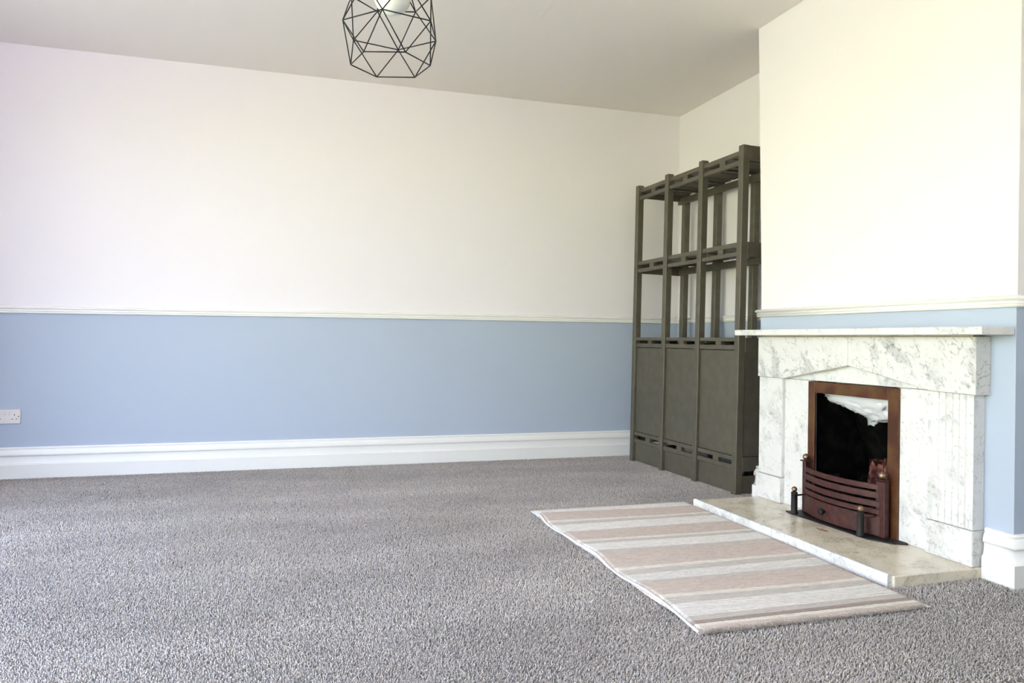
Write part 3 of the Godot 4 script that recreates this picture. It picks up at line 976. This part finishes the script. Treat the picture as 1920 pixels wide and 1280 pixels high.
func build_rug() -> void:
	var g := thing("rug", "striped beige, taupe and cream rug lying beside the hearth", "rug", Vector3(-1.31, 0, 2.42))
	var o := -g.position
	var z0 := 1.640
	var z1 := 3.232
	var cream := Color(0.955, 0.93, 0.885)
	var white := Color(0.97, 0.95, 0.925)
	var tan := Color(0.87, 0.81, 0.77)
	var taupe := Color(0.85, 0.82, 0.79)
	var dark := Color(0.70, 0.64, 0.61)
	# band edges along the length (metres), far to near
	var bands := [[1.640, taupe], [1.655, white], [1.735, tan], [1.885, cream], [1.912, taupe], [1.955, white], [2.070, taupe], [2.095, tan], [2.228, cream], [2.260, taupe], [2.290, white], [2.400, taupe], [2.440, tan], [2.615, cream], [2.646, taupe], [2.695, white], [2.785, taupe], [2.812, tan], [2.950, cream], [2.975, taupe], [3.022, white], [3.128, taupe], [3.165, dark], [3.192, cream], [3.212, tan]]
	var nz := FastNoiseLite.new()
	nz.seed = 8
	nz.frequency = 1.0
	var rows := 500
	var cols := 80
	var st := start(true)
	var pts := []
	var cl := []
	for i in rows + 1:
		var z := lerpf(z0, z1, float(i) / rows)
		var c: Color = bands[0][1]
		for b in bands:
			if z >= b[0]: c = b[1]
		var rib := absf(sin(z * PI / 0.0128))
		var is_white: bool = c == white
		var row := PackedVector3Array()
		var rc := PackedColorArray()
		for j in cols + 1:
			var t := float(j) / cols
			var x := lerpf(rug_left(z), rug_right(z), t)
			var n := nz.get_noise_2d(x * 14.0, z * 260.0)
			var n2 := nz.get_noise_2d(x * 60.0 + 40.0, z * 170.0)
			var y := rug_height(x, z) + 0.0016 * rib + 0.0014 * n2
			var cc := c * (1.0 + 0.10 * n + 0.08 * n2)
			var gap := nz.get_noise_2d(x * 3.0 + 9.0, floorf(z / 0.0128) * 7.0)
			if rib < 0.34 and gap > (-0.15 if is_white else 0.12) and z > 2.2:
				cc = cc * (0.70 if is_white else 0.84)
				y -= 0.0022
			if j == cols or j == 0: y = 0.003
			if i == 0: y = 0.003
			if i >= rows - 5: y *= 0.75 + 0.05 * (rows - i)
			if i == rows: y = 0.001
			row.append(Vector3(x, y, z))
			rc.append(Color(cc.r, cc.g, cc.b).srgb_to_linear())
		pts.append(row)
		cl.append(rc)
	for i in rows:
		for j in cols:
			for k in [[0, 0], [1, 0], [1, 1], [0, 0], [1, 1], [0, 1]]:
				var a: int = i + k[1]
				var b: int = j + k[0]
				st.set_color(cl[a][b])
				st.set_uv(Vector2(float(b) / cols, float(a) / rows))
				st.add_vertex(pts[a][b])
	st.generate_normals()
	put("pile", st.commit(), M.rug_pile, g, o)
	# underside
	var un := start()
	quad(un, Vector3(-1.73, 0.0005, z0), Vector3(-0.885, 0.0005, z0), Vector3(-0.885, 0.0005, z1), Vector3(-1.73, 0.0005, z1), Vector3.DOWN)
	put("backing", done(un), M.rug_binding, g, o)
	# white bound edge along the loose side
	var path := PackedVector3Array()
	for i in 90:
		var z := lerpf(z0 - 0.002, z1 + 0.004, i / 89.0)
		path.append(Vector3(rug_left(z) - 0.001, rug_height(rug_left(z), z) - 0.0045, z))
	var bt := start(true)
	add_tube(bt, path, 0.0042, 8)
	put("bound_edge", done(bt), M.rug_binding, g, o)
	# shaggy near end: strands of pile
	var sh := start()
	var r := RandomNumberGenerator.new()
	r.seed = 3
	for i in 4200:
		var x := r.randf_range(-1.745, -0.915)
		var z := z1 - 0.026 + 0.030 * sqrt(r.randf())
		var y := rug_height(x, z) * r.randf_range(0.35, 1.0)
		var a := r.randf_range(-0.7, 0.7)
		var d := Vector3(sin(a), r.randf_range(-0.5, 0.35), cos(a)).normalized() * r.randf_range(0.007, 0.014)
		var s := d.cross(Vector3.UP).normalized() * 0.0011
		var c := cream.lerp(tan, r.randf()) * r.randf_range(0.85, 1.08)
		if z < z1 - 0.012: c = c.lerp(dark, 0.4)
		sh.set_color(Color(c.r, c.g, c.b).srgb_to_linear())
		var p := Vector3(x, y, z)
		tri(sh, p - s, p + s, p + d * 0.6 + s * 0.8, Vector3.UP)
		tri(sh, p - s, p + d * 0.6 + s * 0.8, p + d, Vector3.UP)
	var fm := std("rug_fringe", Color.WHITE, 1.0, 0.0, 0.1)
	fm.vertex_color_use_as_albedo = true
	var fr := put("fringe", done(sh), fm, g, o)
	fr.set_meta("kind", "stuff")

# ==================================================================== pendant
func build_pendant() -> void:
	var C := Vector3(-2.581, 1.928, 2.56)
	var p := thing("pendant_light", "black geometric wire cage pendant with white globe bulb hanging from the ceiling", "pendant light", Vector3(C.x, ROOM_H, C.z))
	var o := -p.position
	var yaw := -0.2991
	var R1 := 0.138
	var R2 := 0.1705
	var hh := 0.1185
	var ring := func(R: float, y: float, off: float) -> Array:
		var a := []
		for k in 6:
			var t := off + TAU * k / 6.0
			a.append(C + Basis(Vector3.UP, yaw) * Vector3(R * cos(t), y, R * sin(t)))
		return a
	var a: Array = ring.call(R1, -hh, 0.0)
	var b: Array = ring.call(R2, 0.0, PI / 6)
	var c: Array = ring.call(R1, hh, 0.0)
	var d: Array = ring.call(0.045, hh + 0.105, PI / 6)
	var edges := []
	for k in 6:
		var k1 := (k + 1) % 6
		edges.append([a[k], a[k1]]); edges.append([b[k], b[k1]]); edges.append([c[k], c[k1]]); edges.append([d[k], d[k1]])
		edges.append([a[k], b[k]]); edges.append([a[k1], b[k]])
		edges.append([c[k], b[k]]); edges.append([c[k1], b[k]])
		edges.append([c[k], d[k]]); edges.append([c[k1], d[k]])
	for e in edges:
		var st := start(true)
		add_tube(st, PackedVector3Array([e[0], e[1]]), 0.0021, 6)
		put("wire", done(st), M.black_wire, p, o)
	# collar, lamp holder, cord, ceiling rose, globe
	var top := C.y + hh + 0.105
	put("collar", lathe(PackedVector2Array([Vector2(0, 0.004), Vector2(0.047, 0.004), Vector2(0.047, -0.004), Vector2(0, -0.004)]), Vector3(C.x, top, C.z), 24, Vector3.UP, false), M.black_wire, p, o)
	put("lamp_holder", lathe(PackedVector2Array([Vector2(0, -0.05), Vector2(0.021, -0.05), Vector2(0.022, 0.0), Vector2(0.020, 0.03), Vector2(0.008, 0.045), Vector2(0, 0.045)]), Vector3(C.x, top, C.z), 20), M.black_wire, p, o)
	put("globe_bulb", lathe(PackedVector2Array([Vector2(0.0, -0.063)]) + ball_profile(0.063, 18).slice(1, 17) + PackedVector2Array([Vector2(0.018, 0.064), Vector2(0.016, 0.085), Vector2(0, 0.085)]), Vector3(C.x + 0.004, C.y + 0.117, C.z), 32), M.opal, p, o)
	var cd := start(true)
	add_tube(cd, PackedVector3Array([Vector3(C.x, top + 0.04, C.z), Vector3(C.x, ROOM_H - 0.02, C.z)]), 0.003, 8)
	put("cord", done(cd), M.black_wire, p, o)
	put("ceiling_rose", lathe(PackedVector2Array([Vector2(0, -0.028), Vector2(0.02, -0.028), Vector2(0.045, -0.018), Vector2(0.05, 0.0), Vector2(0, 0)]), Vector3(C.x, ROOM_H, C.z), 24), M.black_wire, p, o)

# ==================================================================== socket
func build_socket() -> void:
	var s := thing("wall_socket", "white double power socket low on the blue back wall", "socket", Vector3(-4.496, 0.370, 0.0))
	put("face_plate", box(Vector3(-0.074, -0.044, 0.0), Vector3(0.074, 0.044, 0.010), 0.003), M.socket_white, s)
	for k in [-1.0, 1.0]:
		var x: float = 0.042 * k
		put("rocker_switch", box(Vector3(0.013 * k - 0.0075, 0.010, 0.009), Vector3(0.013 * k + 0.0075, 0.030, 0.0135), 0.0015), M.socket_white, s)
		var h := start()
		add_box(h, Vector3(x - 0.002, 0.006, 0.0095), Vector3(x + 0.002, 0.0145, 0.0104))
		for q in [-0.011, 0.011]:
			add_box(h, Vector3(x + q - 0.0033, -0.0165, 0.0095), Vector3(x + q + 0.0033, -0.0125, 0.0104))
		put("pin_holes", done(h), M.socket_dark, s)
	for x in [-0.063, 0.063]:
		put("plate_screw", lathe(PackedVector2Array([Vector2(0, 0.0005), Vector2(0.0028, 0.0005), Vector2(0.003, 0), Vector2(0.003, -0.002)]), Vector3(x, 0.0, 0.0102), 12, Vector3(0, 0, 1)), M.socket_dark, s)
